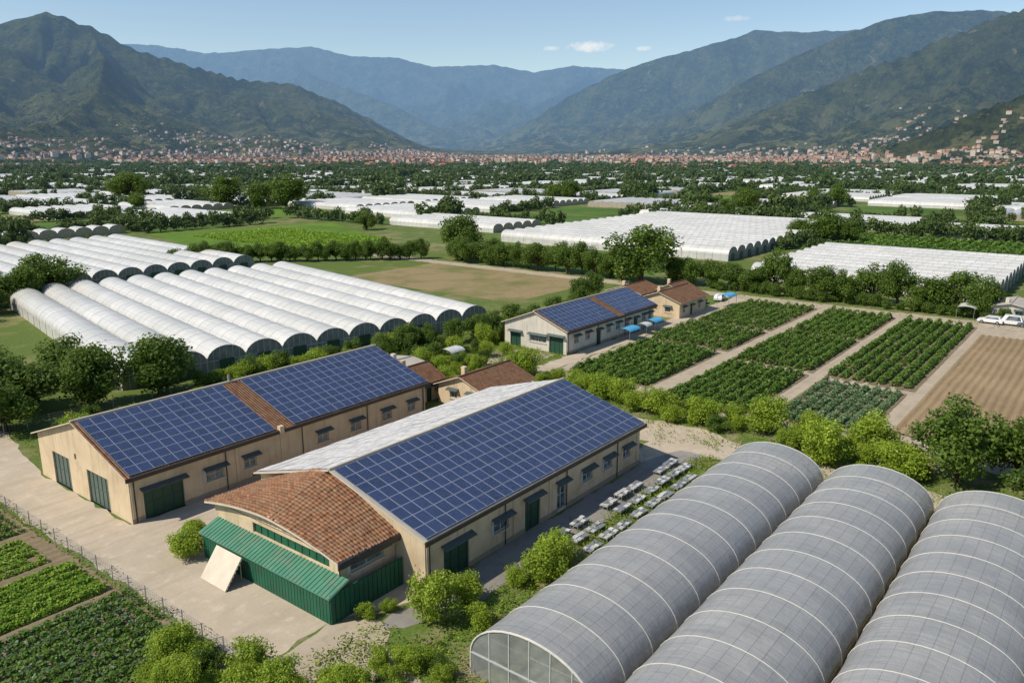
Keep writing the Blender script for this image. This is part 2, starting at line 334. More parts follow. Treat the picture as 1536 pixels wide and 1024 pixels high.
# ------------------------------------------------------------------ foliage
def quads(C,N,size,asp=.7):
    n=len(C); r=rng.normal(size=(n,3)); T=np.cross(N,r); T/=np.linalg.norm(T,axis=1,keepdims=True)+1e-9; B=np.cross(N,T)
    s=np.asarray(size).reshape(-1,1)*np.ones((n,1)); T=T*s; B=B*s*asp
    V=np.stack([C-T,C-B*1.0+T*.1,C+T,C+B+T*.1],1).reshape(-1,3)
    return V,np.arange(n*4).reshape(-1,4)
def unit(v): return v/(np.linalg.norm(v,axis=-1,keepdims=True)+1e-9)
def crown(nleaf,lobes,cz,rx,rz,size,lr=(.24,.42)):
    d=unit(rng.normal(size=(lobes,3)))
    lc=d*np.array([rx,rx,rz])*(rng.uniform(.30,.80,(lobes,1))); lrad=rng.uniform(lr[0],lr[1],lobes)*rx
    pk=lrad**2; k=rng.choice(lobes,nleaf,p=pk/pk.sum()); dd=unit(rng.normal(size=(nleaf,3)))
    rr=rng.uniform(.2,1.06,nleaf)**.45
    C=lc[k]+dd*(lrad[k]*rr)[:,None]*np.array([1,1,.85]); C+=rng.normal(0,.045,C.shape)*rx
    C[:,2]=np.maximum(C[:,2]+cz,.03+.1*rng.uniform(size=nleaf))
    N=unit(dd+.75*rng.normal(size=dd.shape)+np.array([0,0,.5]))
    V,F=quads(C,N,size*rng.uniform(.6,1.3,nleaf))
    tw=rng.uniform(0,1,lobes)
    shade=np.clip(.5*tw[k]+.5*rng.uniform(0,1,nleaf),0,1)
    return V,F,shade,lc+np.array([0,0,cz]),lrad
def treemesh(name,nleaf,lobes,cz,rx,rz,size,mk,trunk=.08,base=.3):
    V,F,S,lc,lr=crown(nleaf,lobes,cz,rx,rz,size)
    a=Acc(); a.rod((0,0,-.05),(0.03,0.02,base),trunk,'wood',7,trunk*.75); a.rod((.03,.02,base),(0,.03,cz),trunk*.75,'wood',7,trunk*.35)
    for i in range(min(lobes,10)): a.rod((.03,.02,base*random.uniform(.8,1.5)),tuple(lc[i]*.9),trunk*.4,'wood',5,trunk*.12)
    tv=np.array([tuple(v) for v in a.V]); tf=[f for f in a.F if len(f)==4]
    o=len(V); V=np.vstack([V,tv]); F=np.vstack([F,np.array(tf)+o]); mi=np.r_[np.zeros(len(S)),np.ones(len(tf))]; S=np.r_[S,np.zeros(len(tf))]
    return npmesh(name,V,F,[mk,'wood'],S,mi)
TREES=[treemesh('tree',7000,random.randint(24,34),1.0,1.,.92,.046,'leaf') for _ in range(6)]
SHR=[treemesh('shrub',5200,random.randint(22,32),.74,1.,.80,.046,'leafb',.04,.12) for _ in range(5)]
SHD=[treemesh('bush',3800,22,.66,1.,.75,.055,'leaf',.04,.1) for _ in range(3)]
def tree(u,w,r,h,name='broadleaf_tree'): link(name,random.choice(TREES),(u,w,0),random.uniform(0,6.3),(r*random.uniform(.95,1.15),r*random.uniform(.9,1.1),h/1.9))
def shrub(u,w,r,h=None,name='green_shrub',dark=False):
    h=h or r*1.55; link(name,random.choice(SHD if dark else SHR),(u,w,0),random.uniform(0,6.3),(r*random.uniform(.95,1.15),r*random.uniform(.85,1.1),h/1.5))
for u,w,r,h in [(52,101,5.0,8.5),(43.7,102.5,4.8,8.6),(37.5,107,5.4,9),(46,113,4.6,7.5),(33,101,4.2,7),(30,110,5.4,8),(38,118,4.6,7),(26,122,5.4,9),(27,104,4,6.5),(34,125,5,8),
  (74,187,6.5,10.5),(67,184,5.5,8.5),(62,188,5.5,8),(57,180,5,7.5),(50,172,4.8,7),(44,160,4.5,7),(48,182,5,8),(40,168,5,8),(173,95,8.3,14.5),(177,103,4.5,8),(186,165,7.5,13.5),(178,158,4.5,8),(190,172,5,9),(182,150,4,7),
  (85.5,10.5,4.8,8.5),(88,2,5.4,9),(93,-4,5.4,9),(84,-6,5,9),(90,6,3.4,6.5),(81.5,3,3.4,6),(97,2,4,7),(88,-12,5,9)]: tree(u,w,r,h)
for w in np.arange(101,162,4.4): tree(175.5+random.uniform(-1,1),w,random.uniform(3.2,4.6),random.uniform(6,9))
for w in np.arange(22,82,5.2): tree(180+random.uniform(-1.5,1.5),w,random.uniform(3.4,5.2),random.uniform(6.5,10.5))
for w in (84,88): tree(178,w,3.8,7)
for w in np.arange(18,80,2.6): shrub(176.5+random.uniform(-1,1),w,random.uniform(1.2,2.2),dark=True)
for t in np.linspace(0,1,26): tree(122+50*t+random.uniform(-1,1),217-47*t,random.uniform(2.4,3.9),random.uniform(4.4,7))
for X,Y,r,h in [(-164,458,12,19),(-128,458,12,19),(-142,452,8,15),(-252,532,13,20),(-262,540,10,17),(-205,440,6,10),(114,396,9,15),(100,380,6.5,10),(92,388,5,8),(112.6,288,8,11),(105,292,5.5,8),(120,284,5,8),(38,520,8.5,14),(28,525,7.5,12),(190,470,8.5,13),(178,474,6,10),(-60,330,4.5,8)]:
    u,w=G(X,Y); tree(u,w,r,h)
for u,w,r in [(87.2,30.6,3.0),(81.7,22.6,3.2),(85.9,37.9,2.5),(85.8,44,2.4),(84,41,1.6),(86.9,52.5,2.6),(87,49.6,2.2),(88.7,67.2,3.0),(88.5,58,2.0),(88,55,2.2),
   (83,15,2.8),(88,19.5,2.9),(84.2,78.8,1.9),(87,75,1.8),(83,82,2.0),(80,75,1.7),(92,70,1.5),(77,84,1.8),(30.2,57.0,1.7),(32.6,59.9,1.05),(33,38.8,.8),(34.6,38.2,.7),
   (35.8,34.9,2.4),(38.8,34.6,1.5),(45.0,32.0,2.0),(47.2,32.6,1.8),(43.0,33.2,1.1),(37,31.8,1.2),(88,71,1.5),(90,62,1.4),(94,79,1.7),(97,77,1.4),(85,47,1.7),(88,35,1.6),(84.5,27,1.9),(89,26,2.0),(84,19,1.6),(78.5,18,1.4),(86,24,2.0),(30.2,58.4,.8)]: shrub(u,w,r)
for i in range(16): shrub(random.uniform(84,90),random.uniform(12,64),random.uniform(.7,1.5),dark=random.random()<.4)
for t in np.linspace(0,1,22): shrub(57+36*t,99.2-6.5*t+random.uniform(-.8,.8),random.uniform(1.1,2.2),dark=random.random()<.35)
for i in range(34): shrub(random.uniform(76,120),random.uniform(80,91),random.uniform(.9,2.0),random.uniform(1.6,4.0),dark=random.random()<.5)
for i in range(16): shrub(random.uniform(83,90),random.uniform(68,78),random.uniform(.8,1.6),random.uniform(1.5,3.),dark=random.random()<.4)
for i in range(14): shrub(random.uniform(36,62),random.uniform(88,98),random.uniform(1.,2.2),dark=random.random()<.6)
for u,w,r,h in [(88,90.4,2.9,5.2),(92,90,2.2,4.5),(84,92,2.2,4),(98,89,2.4,4.5),(103,88.5,2.6,4.8),(108,88,2.4,4.4),(113,88,2.6,4.8),(118,87,2.4,4.4),(124,86,2.6,4.8),(130,86,2.4,4.4),(136,84,2.4,4.4),(142,92,3,6),(149,94,3,6)]: tree(u,w,r,h)
# foreground planting at the near edge of the yard
for i in range(44):
    w=random.uniform(28.5,45); shrub(random.uniform(20.5,24.6)-(1.2 if w>40 else 0)+(2.4 if w<35 else 0),w,random.uniform(.9,1.8),random.uniform(1.6,3.0),dark=random.random()<.12)
for i in range(18): shrub(random.uniform(27,32.5),random.uniform(28.5,34),random.uniform(.6,1.2),dark=random.random()<.25)
def crop(name,u0,u1,w0,w1,step,h,wd,leaf,dens,mk,gap=.03,tuft=0):
    Cs=[];Ns=[];Sh=[]
    for w in np.arange(w0+step/2,w1,step):
        n=int((u1-u0)*dens); x=rng.uniform(u0,u1,n)
        if tuft: x=np.round(x/tuft)*tuft+rng.normal(0,tuft*.2,n)
        gx=np.arange(u0-2,u1+2,.7); keep=np.interp(x,gx,(rng.uniform(size=len(gx))>gap).astype(float))>.5
        x=x[keep]; n=len(x); hs_=rng.uniform(.65,1.25,len(gx)); hm=h*np.interp(x,gx,hs_)
        wv=np.interp(x,gx,rng.normal(0,.08,len(gx)))
        th=rng.uniform(0,np.pi,n); r=rng.uniform(.4,1,n)**.6
        y=w+wv+np.cos(th)*r*wd/2; z=.05+np.sin(th)*r*hm
        Cs.append(np.stack([x,y,z],1)); nn=np.stack([rng.normal(0,.5,n),np.cos(th),np.sin(th)+.4],1)+rng.normal(0,.5,(n,3)); Ns.append(unit(nn))
        Sh.append(np.clip(.3*hs_.mean()+.5*np.interp(x,gx,rng.uniform(0,1,len(gx)))+rng.normal(0,.22,n),0,1))
    C=np.vstack(Cs); V,F=quads(C,np.vstack(Ns),leaf*rng.uniform(.6,1.3,len(C)),.75)
    link(name,npmesh(name,V,F,[mk],np.concatenate(Sh)))
for (u0,u1,w0,w1,mk,st,h,gap,d) in [(95,118.5,50.5,63.5,'crop',1.45,1.2,.02,120),(92,114.5,35,47,'crop',1.45,1.15,.02,120),(93,113,21.5,32.5,'cabbage',1.35,.7,.12,80),
   (121.5,138,50,64,'crop',1.6,1.15,.03,90),(140.5,166,50,64,'crop',1.6,.9,.08,80),(117,141,35,47.5,'crop',1.5,1.2,.02,100),(143,166,35,47.5,'crop',1.5,1.15,.02,100),(116,166,21,32.5,'crop',1.7,1.1,.03,90)]:
    furrow('crop_plot_soil',u0-.6,u1+.6,w0-.3,w1+.3,'soil',st); crop('crop_rows',u0,u1,w0,w1,st,h,1.1,.17,d,mk,gap)
furrow('ploughed_field',96,160,4,19.2,'drysoil',1.05,.11,.15)
furrow('garden_soil',4,24.2,40,95,'soil',1.0,.06,.08)
crop('lettuce_rows',5,23.6,56.6,63.2,.95,.55,.8,.11,210,'lettuce',.03)
crop('lettuce_rows',5,22.6,64.3,70.4,1.0,.45,.75,.11,150,'lettuce',.12,.5)
crop('vegetable_rows',5,23.4,71.5,80,1.2,.55,.9,.11,150,'crop',.08,.6)
crop('vegetable_rows',5,23.4,82,94,1.4,.6,.9,.13,90,'cabbage',.1,.6)
crop('cabbage_rows',5,23.8,43,55.2,1.15,.6,.95,.12,150,'crop',.08,.75)
crop('cabbage_rows',5,23.8,43.2,55.4,1.15,.55,.9,.12,75,'cabbage',.1,.75)
def weeds(name,regs,mk,size,h):
    Cs=[]
    for (u0,u1,w0,w1,n) in regs:
        k=n//7; cx=rng.uniform(u0,u1,k);cy=rng.uniform(w0,w1,k); id=rng.integers(0,k,n)
        Cs.append(np.stack([cx[id]+rng.normal(0,.35,n),cy[id]+rng.normal(0,.35,n),rng.uniform(.02,h,n)],1))
    C=np.vstack(Cs); N=unit(rng.normal(size=C.shape)+np.array([0,0,.5])); V,F=quads(C,N,size*rng.uniform(.5,1.4,len(C)),.4)
    link(name,npmesh(name,V,F,[mk],rng.uniform(0,1,len(C))))
regs=[(33,76,29.4,34,5200),(25,33,26,38,2500),(24.2,24.8,38,95,900),(2,24,24,42,5000),(78,92,10,66,6000),(84,103,69,86,4500),(32,68,85,99,4500),(66,125,84,96,6500),(74.5,80,-10,30,2200),(33,74,19.4,20.4,1500),(33,74,10.,10.6,1500),(70,78,38,60,700),(52,76,60,66,300),(168,178,0,100,1500)]
weeds('wild_grass',regs,'leafb',.12,.35); weeds('low_weeds',[(a,b,c,d,n//2) for a,b,c,d,n in regs],'leaf',.14,.45)
# ------------------------------------------------------------------ wire fence
def fence(name,pts,h=1.3,step=2.4):
    a=Acc()
    for (p,q) in zip(pts[:-1],pts[1:]):
        L=math.dist(p,q); n=int(L/step)
        for i in range(n+1):
            t=i/n; x=p[0]+(q[0]-p[0])*t; y=p[1]+(q[1]-p[1])*t; a.rod((x,y,0),(x+random.uniform(-.03,.03),y,h+random.uniform(.02,.15)),.04,'metal',5)
        for z in (.2,.5,.8,1.05,h): a.rod((p[0],p[1],z),(q[0],q[1],z),.01,'metal',3)
        for i in range(int(L/.3)):
            t=i*.3/L; x=p[0]+(q[0]-p[0])*t; y=p[1]+(q[1]-p[1])*t; a.rod((x,y,.05),(x,y,h),.006,'metal',3)
    a.obj(name)
fence('wire_fence',[(24.5,38),(24.5,95)])
fence('wire_fence',[(30,100),(62,98)])
# ------------------------------------------------------------------ polytunnels
def tunnel(a,cx,y0,y1,half,spring,crest,film,bay=3.4,hoops=True,seg=20,endm='filme',skirt='skirt',sag=.05,frame=True,hw=.05,sub=4,endbars=5,strap='strap',inner=False):
    nb=max(1,round((y1-y0)/bay)); bay=(y1-y0)/nb; th=[math.pi*i/seg for i in range(seg+1)]
    P=[];U=[]; R=(half+crest-spring)/2; u_off=random.randint(0,40)*5.
    for k in range(nb*sub+1):
        y=y0+(y1-y0)*k/(nb*sub); f=(k%sub)/sub; s=sag*math.sin(math.pi*f)*random.uniform(.6,1.3)
        P.append([(cx+(half-s)*math.cos(t),y,spring+(crest-spring-s*random.uniform(.8,1.2))*math.sin(t)) for t in th]); U.append([(y-y0+u_off,t*R+u_off) for t in th])
    a.grid(P,film,U)
    for sx in (-1,1):
        x=cx+half*sx; a.add([(x,y0,0),(x,y1,0),(x,y1,spring),(x,y0,spring)],[(0,1,2,3)],skirt,[(0,0),(y1-y0,0),(y1-y0,2),(0,2)])
    if hoops:
        for k in range(nb+1):
            y=y0+bay*k; o=.02; ya,yb=y-hw,y+hw
            pts=[(half+o)*math.cos(t) for t in th]; zz=[spring+(crest-spring+o)*math.sin(t) for t in th]
            a.grid([[(cx+p,ya,z) for p,z in zip(pts,zz)],[(cx+p,yb,z) for p,z in zip(pts,zz)]],strap)
            for yy in (ya,yb): a.grid([[(cx+p,yy,z) for p,z in zip(pts,zz)],[(cx+p*(1-.05/half),yy,z-.05) for p,z in zip(pts,zz)]],strap)
            for sx in (-1,1): a.box((cx+sx*(half+.03)-.03,ya,0),(cx+sx*(half+.03)+.03,yb,spring),strap)
    if inner:
        for k in range(nb*2+1):
            y=y0+.05+(y1-y0-.1)*k/(nb*2)
            for i in range(seg): a.rod((cx+(half-.12)*math.cos(th[i]),y,spring+(crest-spring-.12)*math.sin(th[i])),(cx+(half-.12)*math.cos(th[i+1]),y,spring+(crest-spring-.12)*math.sin(th[i+1])),.04,'frame',4)
            a.rod((cx-half+.1,y,spring),(cx+half-.1,y,spring),.03,'frame',4)
        for x in np.arange(-half+1,half-.6,1.1):
            a.box((cx+x-.35,y0+1,.02),(cx+x+.35,y1-1,.35),'leafbed')
    for yy,dr in ((y0,-1),(y1,1)):
        y=yy+dr*.01; ring=[(cx+half*.995*math.cos(t),y,spring+(crest-spring)*.99*math.sin(t)) for t in th]
        a.add(ring+[(cx-half*.995,y,0),(cx+half*.995,y,0)],[tuple(range(len(ring)+2))],endm)
        if frame:
            yo=y+dr*.04
            a.box((cx-half,min(y,yo+dr*.03),spring-.05),(cx+half,max(y,yo+dr*.03),spring+.05),'frame')
            for i in range(1,endbars+1):
                x=-half+2*half*i/(endbars+1); zt=spring+(crest-spring)*math.sqrt(max(0,1-(x/half)**2)); a.box((cx+x-.035,min(y,yo),0),(cx+x+.035,max(y,yo),zt),'frame')
            for i in range(seg):
                a.rod(ring[i][:1]+(yo,)+ring[i][2:],ring[i+1][:1]+(yo,)+ring[i+1][2:],.05,strap,4)
M['leafbed']=simple('tunnel_bed',(.10,.14,.05),(.14,.12,.08),1.5,.9)
for W in (24.5,15.1,5.7,-3.9):
    a=Acc(); tunnel(a,0,0,40.3,4.55,1.6,4.3,'filmg',hw=.03,inner=(W>0))
    a.obj('polytunnel_greenhouse',None,(33,W,0),-math.pi/2)
def block(name,u,w,n,width,length,rot=0,detail=True,spring=2.0,crest=4.1):
    a=Acc()
    for i in range(n):
        cx=width*(i+.5); c=crest+random.uniform(-.06,.06)
        if detail: tunnel(a,cx,0,length,width/2,spring,c,'filmw',5.,True,12,hw=.035,sub=2,sag=.05,endbars=5,skirt='filmw',strap='rib')
        else: tunnel(a,cx,0,length,width/2,spring,c,'filmw',length,False,8,hw=.04,sub=1,sag=0,frame=False,skirt='filmw',endm='skirt')
        if detail:
            a.box((cx-1.1,-.12,0),(cx+1.1,-.05,2.1),'dkgreen')
    a.obj(name,None,(u,w,0),rot)
R11=math.radians(-10.8)
block('greenhouse_block',49.5,106.2,11,5.85,80,R11)
block('greenhouse_block',62,196,11,6.1,84,math.radians(-4))
block('greenhouse_block',224,94,19,6.4,86,0)
block('greenhouse_block',196,22,10,6.4,54,0)
block('greenhouse_block',-5,140,8,6.1,70,math.radians(-8))
sheet('green_field',[(138,222),(188,190),(236,288),(160,306)],.03,'field_g')
crop('green_field_crop',165,205,216,284,2.6,.6,2.0,.4,12,'lettuce',.02)
sheet('fallow_field',rect(133,168,104,160),.025,'fallow')
sheet('dark_green_field',rect(264,330,-30,88),.03,'field_d')
sheet('green_field',rect(176,220,100,150),.02,'field_d')
crop('distant_crop_rows',264,330,-30,88,3.0,1.1,1.8,.5,9,'crop',.03)
# ------------------------------------------------------------------ farm sheds
class Fr:   # wall frame: x along, z up, d outwards
    def __init__(s,o,d,n): s.o=Vector(o);s.d=Vector(d);s.n=Vector(n)
    def p(s,x,z,d=0): return tuple(s.o+s.d*x+s.n*d+Vector((0,0,z)))
    def box(s,a,x0,x1,z0,z1,d0,d1,mk):
        a.hexa([s.p(x0,z0,d0),s.p(x1,z0,d0),s.p(x1,z0,d1),s.p(x0,z0,d1),s.p(x0,z1,d0),s.p(x1,z1,d0),s.p(x1,z1,d1),s.p(x0,z1,d1)],mk)
def wall(aw,ad,fr,L,Hh,ops,mk='wall',zb=0):
    xs=sorted({0,L}|{o[0] for o in ops}|{o[1] for o in ops}); zs=sorted({zb,Hh}|{o[2] for o in ops if o[2]>zb}|{o[3] for o in ops})
    for i in range(len(xs)-1):
        for j in range(len(zs)-1):
            cx=(xs[i]+xs[i+1])/2;cz=(zs[j]+zs[j+1])/2
            if any(o[0]<cx<o[1] and o[2]<cz<o[3] for o in ops): continue
            aw.add([fr.p(xs[i],zs[j]),fr.p(xs[i+1],zs[j]),fr.p(xs[i+1],zs[j+1]),fr.p(xs[i],zs[j+1])],[(0,1,2,3)],mk)
    dp=-.18
    for (x0,x1,z0,z1,kind) in ops:
        for q in ([(x0,z0),(x0,z1)],[(x1,z0),(x1,z1)],[(x0,z1),(x1,z1)],[(x0,z0),(x1,z0)]):
            aw.add([fr.p(*q[0],0),fr.p(*q[1],0),fr.p(*q[1],dp),fr.p(*q[0],dp)],[(0,1,2,3)],mk)
        mk2={'win':'glass','door':'dkgreen','shut':'shutter','band':'green'}[kind]
        ad.add([fr.p(x0,z0,dp),fr.p(x1,z0,dp),fr.p(x1,z1,dp),fr.p(x0,z1,dp)],[(0,1,2,3)],mk2)
        fm='frame' if kind=='win' else ('awning' if kind=='shut' else mk2)
        n=2 if kind=='win' else max(2,int((x1-x0)/.8)); t=.05
        for k in range(n+1):
            x=x0+(x1-x0)*k/n; x=min(max(x,x0+t),x1-t); fr.box(ad,x-t,x+t,z0,z1,dp+.005,dp+.05,fm)
        for z in ((z0+t,z1-t,(z0+z1)/2) if kind!='band' else (z0+t,z1-t)): fr.box(ad,x0+.1,x1-.1,z-t*.8,z+t*.8,dp+.005,dp+.04,fm)
        if kind=='win':
            fr.box(ad,x0-.12,x1+.12,z0-.12,z0-.01,-.02,.12,'trim')
            if x1-x0>1.5: fr.box(ad,x0-.38,x0-.06,z0,z1,.004,.05,'frame'); 
        if kind!='band' and not (kind=='shut'):
            y0,y1=x0-.3,x1+.35; z=z1+.18
            ad.hexa([fr.p(y0,z-.05,.0),fr.p(y1,z-.05,.0),fr.p(y1,z-.26,.6),fr.p(y0,z-.26,.6),fr.p(y0,z+.03,.0),fr.p(y1,z+.03,.0),fr.p(y1,z-.20,.6),fr.p(y0,z-.20,.6)],'awning')
def panels(a,p0,du,dv,nu,nv,mk,lift=.12,gap=.04,skip=()):
    p0=Vector(p0);du=Vector(du);dv=Vector(dv);nn=du.cross(dv).normalized()
    if nn.z<0: nn=-nn
    eu=du.normalized();ev=dv.normalized()
    for i in range(nu):
        for j in range(nv):
            if (i,j) in skip: continue
            tl=nn*random.uniform(-.012,.012)
            a0=p0+du*(i/nu)+dv*(j/nv)+eu*gap/2+ev*gap/2+nn*lift+tl; b=eu*(du.length/nu-gap)+nn*random.uniform(-.012,.012); c=ev*(dv.length/nv-gap)+nn*random.uniform(-.012,.012)
            q=[a0,a0+b,a0+b+c,a0+c]; lo=[v-nn*.045 for v in q]
            a.add(q,[(0,1,2,3)],mk,[(i+.001,j+.001),(i+.999,j+.001),(i+.999,j+.999),(i+.001,j+.999)])
            a.add(q+lo,[(0,4,5,1),(1,5,6,2),(2,6,7,3),(3,7,4,0)],'pframe')
def slab(a,q,t,mk,uv=True):
    q=[Vector(v) for v in q]; n=(q[1]-q[0]).cross(q[3]-q[0]).normalized()
    if n.z<0: n=-n
    lo=[v-n*t for v in q]; L=(q[1]-q[0]).length; S=(q[3]-q[0]).length
    a.add(q,[(0,1,2,3)],mk,[(0,0),(L,0),(L,S),(0,S)]); a.add(q+lo,[(4,5,6,7),(0,4,5,1),(1,5,6,2),(2,6,7,3),(3,7,4,0)],'trim')
def shed(name,u0,u1,w0,w1,ev,rg,right,front,back=(),left=(),sol=(),lsol=None,wm='wall',over=.45,rows=8,breaks=()):
    E=bpy.data.objects.new(name,None); coll.objects.link(E)
    aw=Acc();ad=Acc();ar=Acc();ap=Acc(); wm_=(w0+w1)/2
    wall(aw,ad,Fr((u0,w0,0),(1,0,0),(0,-1,0)),u1-u0,ev,list(right),wm)
    wall(aw,ad,Fr((u1,w1,0),(-1,0,0),(0,1,0)),u1-u0,ev,list(left),wm)
    wall(aw,ad,Fr((u0,w1,0),(0,-1,0),(-1,0,0)),w1-w0,ev,list(front),wm)
    wall(aw,ad,Fr((u1,w0,0),(0,1,0),(1,0,0)),w1-w0,ev,list(back),wm)
    for x in (u0,u1): aw.add([(x,w0,ev),(x,w1,ev),(x,wm_,rg)],[(0,1,2)],wm)
    fr=Fr((u0,w0,0),(1,0,0),(0,-1,0)); cuts=[0]+[c for o in sorted(right) if o[2]<.1 for c in (o[0],o[1])]+[u1-u0]
    for i in range(0,len(cuts),2): fr.box(aw,cuts[i],cuts[i+1],0,.45,.003,.05,'plinth')
    for x in np.arange(0.1,u1-u0,5.2):
        if not any(o[0]-.5<x<o[1]+.5 for o in right): fr.box(aw,x,x+.22,.46,ev-.2,.003,.09,wm)
    sl=(rg-ev)/(wm_-w0); 
    ye=w0-over; ze=ev-sl*over+.06
    slab(ar,[(u0-over,ye,ze+.1),(u1+over,ye,ze+.1),(u1+over,wm_,rg+.16),(u0-over,wm_,rg+.16)],.12,'tile' if breaks else 'panelr')
    ye2=w1+over
    slab(ar,[(u0-over,wm_,rg+.16),(u1+over,wm_,rg+.16),(u1+over,ye2,ze+.1),(u0-over,ye2,ze+.1)],.12,'panelr')
    ar.box((u0-over,ye-.14,ze-.28),(u1+over,ye-.005,ze+.08),'gutter'); ar.box((u0-over,ye2+.005,ze-.22),(u1+over,ye2+.14,ze+.06),'gutter')
    ar.rod((u0-over,wm_,rg+.2),(u1+over,wm_,rg+.2),.14,'trim',8)
    for x in np.arange(u0+.4,u1,9.): ar.rod((x,w0-.1,0.1),(x,w0-.1,ev-.3),.05,'gutter',6)
    for (a0,a1) in sol:
        n=round((a1-a0)/1.15)
        panels(ap,(a0,ye+.12,ze+.12+.12*sl),(a1-a0,0,0),(0,wm_-ye-.42,(wm_-ye-.42)*sl),n,rows,'solar')
    if lsol: 
        n=round((u1-u0)/1.62); panels(ap,(u0-.2,wm_+.3,rg+.12-.3*sl),(u1-u0+.4,0,0),(0,w1-wm_-.1,-(w1-wm_-.1)*sl),n,rows,'panelg')
    aw.obj('walls',E); ad.obj('windows_and_doors',E); ar.obj('roof',E); ap.obj('solar_panels',E); return E
M['panelr']=simple('roof_sheet',(.44,.40,.34),(.35,.32,.27),.6,.7,.3,bump=.1)
W=lambda x,w=1.5,z0=1.5,z1=2.75:(x,x+w,z0,z1,'win')
A=shed('farm_shed',38,70,37.8,57.8,4.4,7.2,
  [(2.0,4.9,0,2.9,'door'),W(8.0,2.0),(12.2,14.4,0,3.0,'door'),(17.0,18.4,.3,2.9,'win'),W(21.2,1.7),W(25.,1.6),W(28.7,1.5)],[],
  back=[(3,6,0,3.2,'door'),W(12)],left=[W(4),W(10),W(16),W(22),W(28)],sol=[(37.8,70.2)],lsol=True)
B=shed('farm_shed',30.2,67,65.9,84,4.5,7.5,
  [(1.2,5.0,0,2.9,'door'),W(7.3,1.9),W(11.4,1.4),W(20.4,1.5),W(25.,1.5),W(29.7,1.5),W(33.8,1.3)],
  [(3.0,6.6,0,3.3,'shut'),(7.9,8.3,3.6,4.2,'band'),(10.2,14.2,0,3.2,'shut')],left=[W(4),W(12),W(20),W(28)],sol=[(30.2,45.2),(47.4,67.2)],breaks=(1,))
Cc=shed('farm_shed',103,132,69.4,82,3.9,6.3,
  [W(2.2,1.4),W(5.6,1.4),(9.,10.4,0,2.6,'door'),W(12.2,1.4),W(15.4,1.4),W(18.6,1.4),(21.6,23,0,2.6,'door'),W(24.6,1.4),W(27,1.2)],
  [(1.2,3.4,0,2.6,'door'),(5.3,8.6,1.3,2.6,'win'),(9.2,12.0,0,2.9,'door')],sol=[(103,118.3),(120.4,132.2)],wm='wall2',breaks=(1,),rows=6)
a=Acc(); a.box((45.5,65.2,4.15),(46.0,65.7,4.9),'wall'); a.rod((46.3,75,7.7),(46.3,75,8.5),.12,'metal'); a.obj('roof_vent',B)
# front annex: barrel tiles sweep up from a low arched front edge to the gable of the shed behind
E=bpy.data.objects.new('shed_annex',None); coll.objects.link(E)
aw=Acc();ad=Acc();ar=Acc()
x0,x1,y0,y1=32.6,37.95,40.9,56.4; ev=4.1; mid=(y0+y1)/2
def arch(y,x=None):
    x=x0 if x is None else x; k=min(max((x-x0+.6)/(x1-x0+.6),0),1)
    t=min(abs((y-mid)/((y1-y0)/2)),1.1); s=1-abs(t)**(1.8-.65*k)
    return ev+(.75+2.1*k)*s
wall(aw,ad,Fr((x0,y1,0),(0,-1,0),(-1,0,0)),y1-y0,ev,[(5.2,14.4,2.95,3.8,'band')])
wall(aw,ad,Fr((x0,y0,0),(1,0,0),(0,-1,0)),x1-x0,ev,[(1.0,4.2,2.55,3.55,'win')])
wall(aw,ad,Fr((x1,y1,0),(-1,0,0),(0,1,0)),x1-x0,ev,[])
ys=np.linspace(y0,y1,25); aw.add([(x0,y,arch(y)+.05) for y in ys],[tuple(range(25))],'wall')
us=np.arange(x0-.6,x1+.02,.05); yy=np.linspace(y0-.55,y1+.55,230); P=[];U=[]
ln=0;prev=None;S=[]
for y in yy:
    z=arch(y); 
    if prev: ln+=math.hypot(y-prev[0],z-prev[1])
    prev=(y,z); S.append(ln)
nt_=int((us[-1]-us[0])/.3)+2; jt=rng.normal(0,.02,(nt_,80))
for i,x in enumerate(us):
    row=[]; ti=int((x-us[0])/.3)
    for j,y in enumerate(yy):
        d=abs(y-mid); c=(d/.42)%1.0; cj=int(d/.42)+(40 if y>mid else 0)
        row.append((x,y,arch(y,x)+.14+.095*abs(math.sin(math.pi*(x-us[0])/.3))+.07*c+jt[ti,cj]))
    P.append(row);U.append([(x-us[0],s) for s in S])
ar.grid(P,'tileg',U)
lo=[[(x0-.6,y,arch(y)-.02) for y in yy],[(x0-.6,y,arch(y)+.16) for y in yy]]; ar.grid(lo,'trim'); ar.grid([[(x0-.6,y,arch(y)-.02) for y in yy],[(x1,y,arch(y,x1)-.02) for y in yy]],'trim')
ar.box((x0-.6,y0-.66,ev-.5),(x1,y0-.55,ev-.1),'gutter')
ar.rod((x0-.1,y0-.1,.1),(x0-.1,y0-.1,3.6),.05,'gutter',6)
g=Acc(); gx=31.0
fr=Fr((gx,y1-.6,0),(0,-1,0),(-1,0,0)); L=y1-.6-(y0-.8)
n=int(L/.35)
for k in range(n): fr.box(g,k*L/n,(k+.86)*L/n,0,2.0,0,.05,'green')
fr.box(g,0,L,.0,1.99,-.06,-.005,'green')
g.hexa([(gx-.25,y0-1.0,2.02),(x0-.01,y0-1.0,2.72),(x0-.01,y1-.3,2.72),(gx-.25,y1-.3,2.02),(gx-.25,y0-1.0,2.12),(x0-.01,y0-1.0,2.82),(x0-.01,y1-.3,2.82),(gx-.25,y1-.3,2.12)],'greenl')
for k in range(40):
    y=y0-.95+k*(y1-y0+.6)/40; g.hexa([(gx-.25,y,2.121),(x0-.02,y,2.821),(x0-.02,y+.06,2.821),(gx-.25,y+.06,2.121),(gx-.25,y,2.17),(x0-.02,y,2.87),(x0-.02,y+.06,2.87),(gx-.25,y+.06,2.17)],'greenl')
fr=Fr((gx,y0-.8,0),(1,0,0),(0,-1,0)); L=x1-gx-.05
n=16
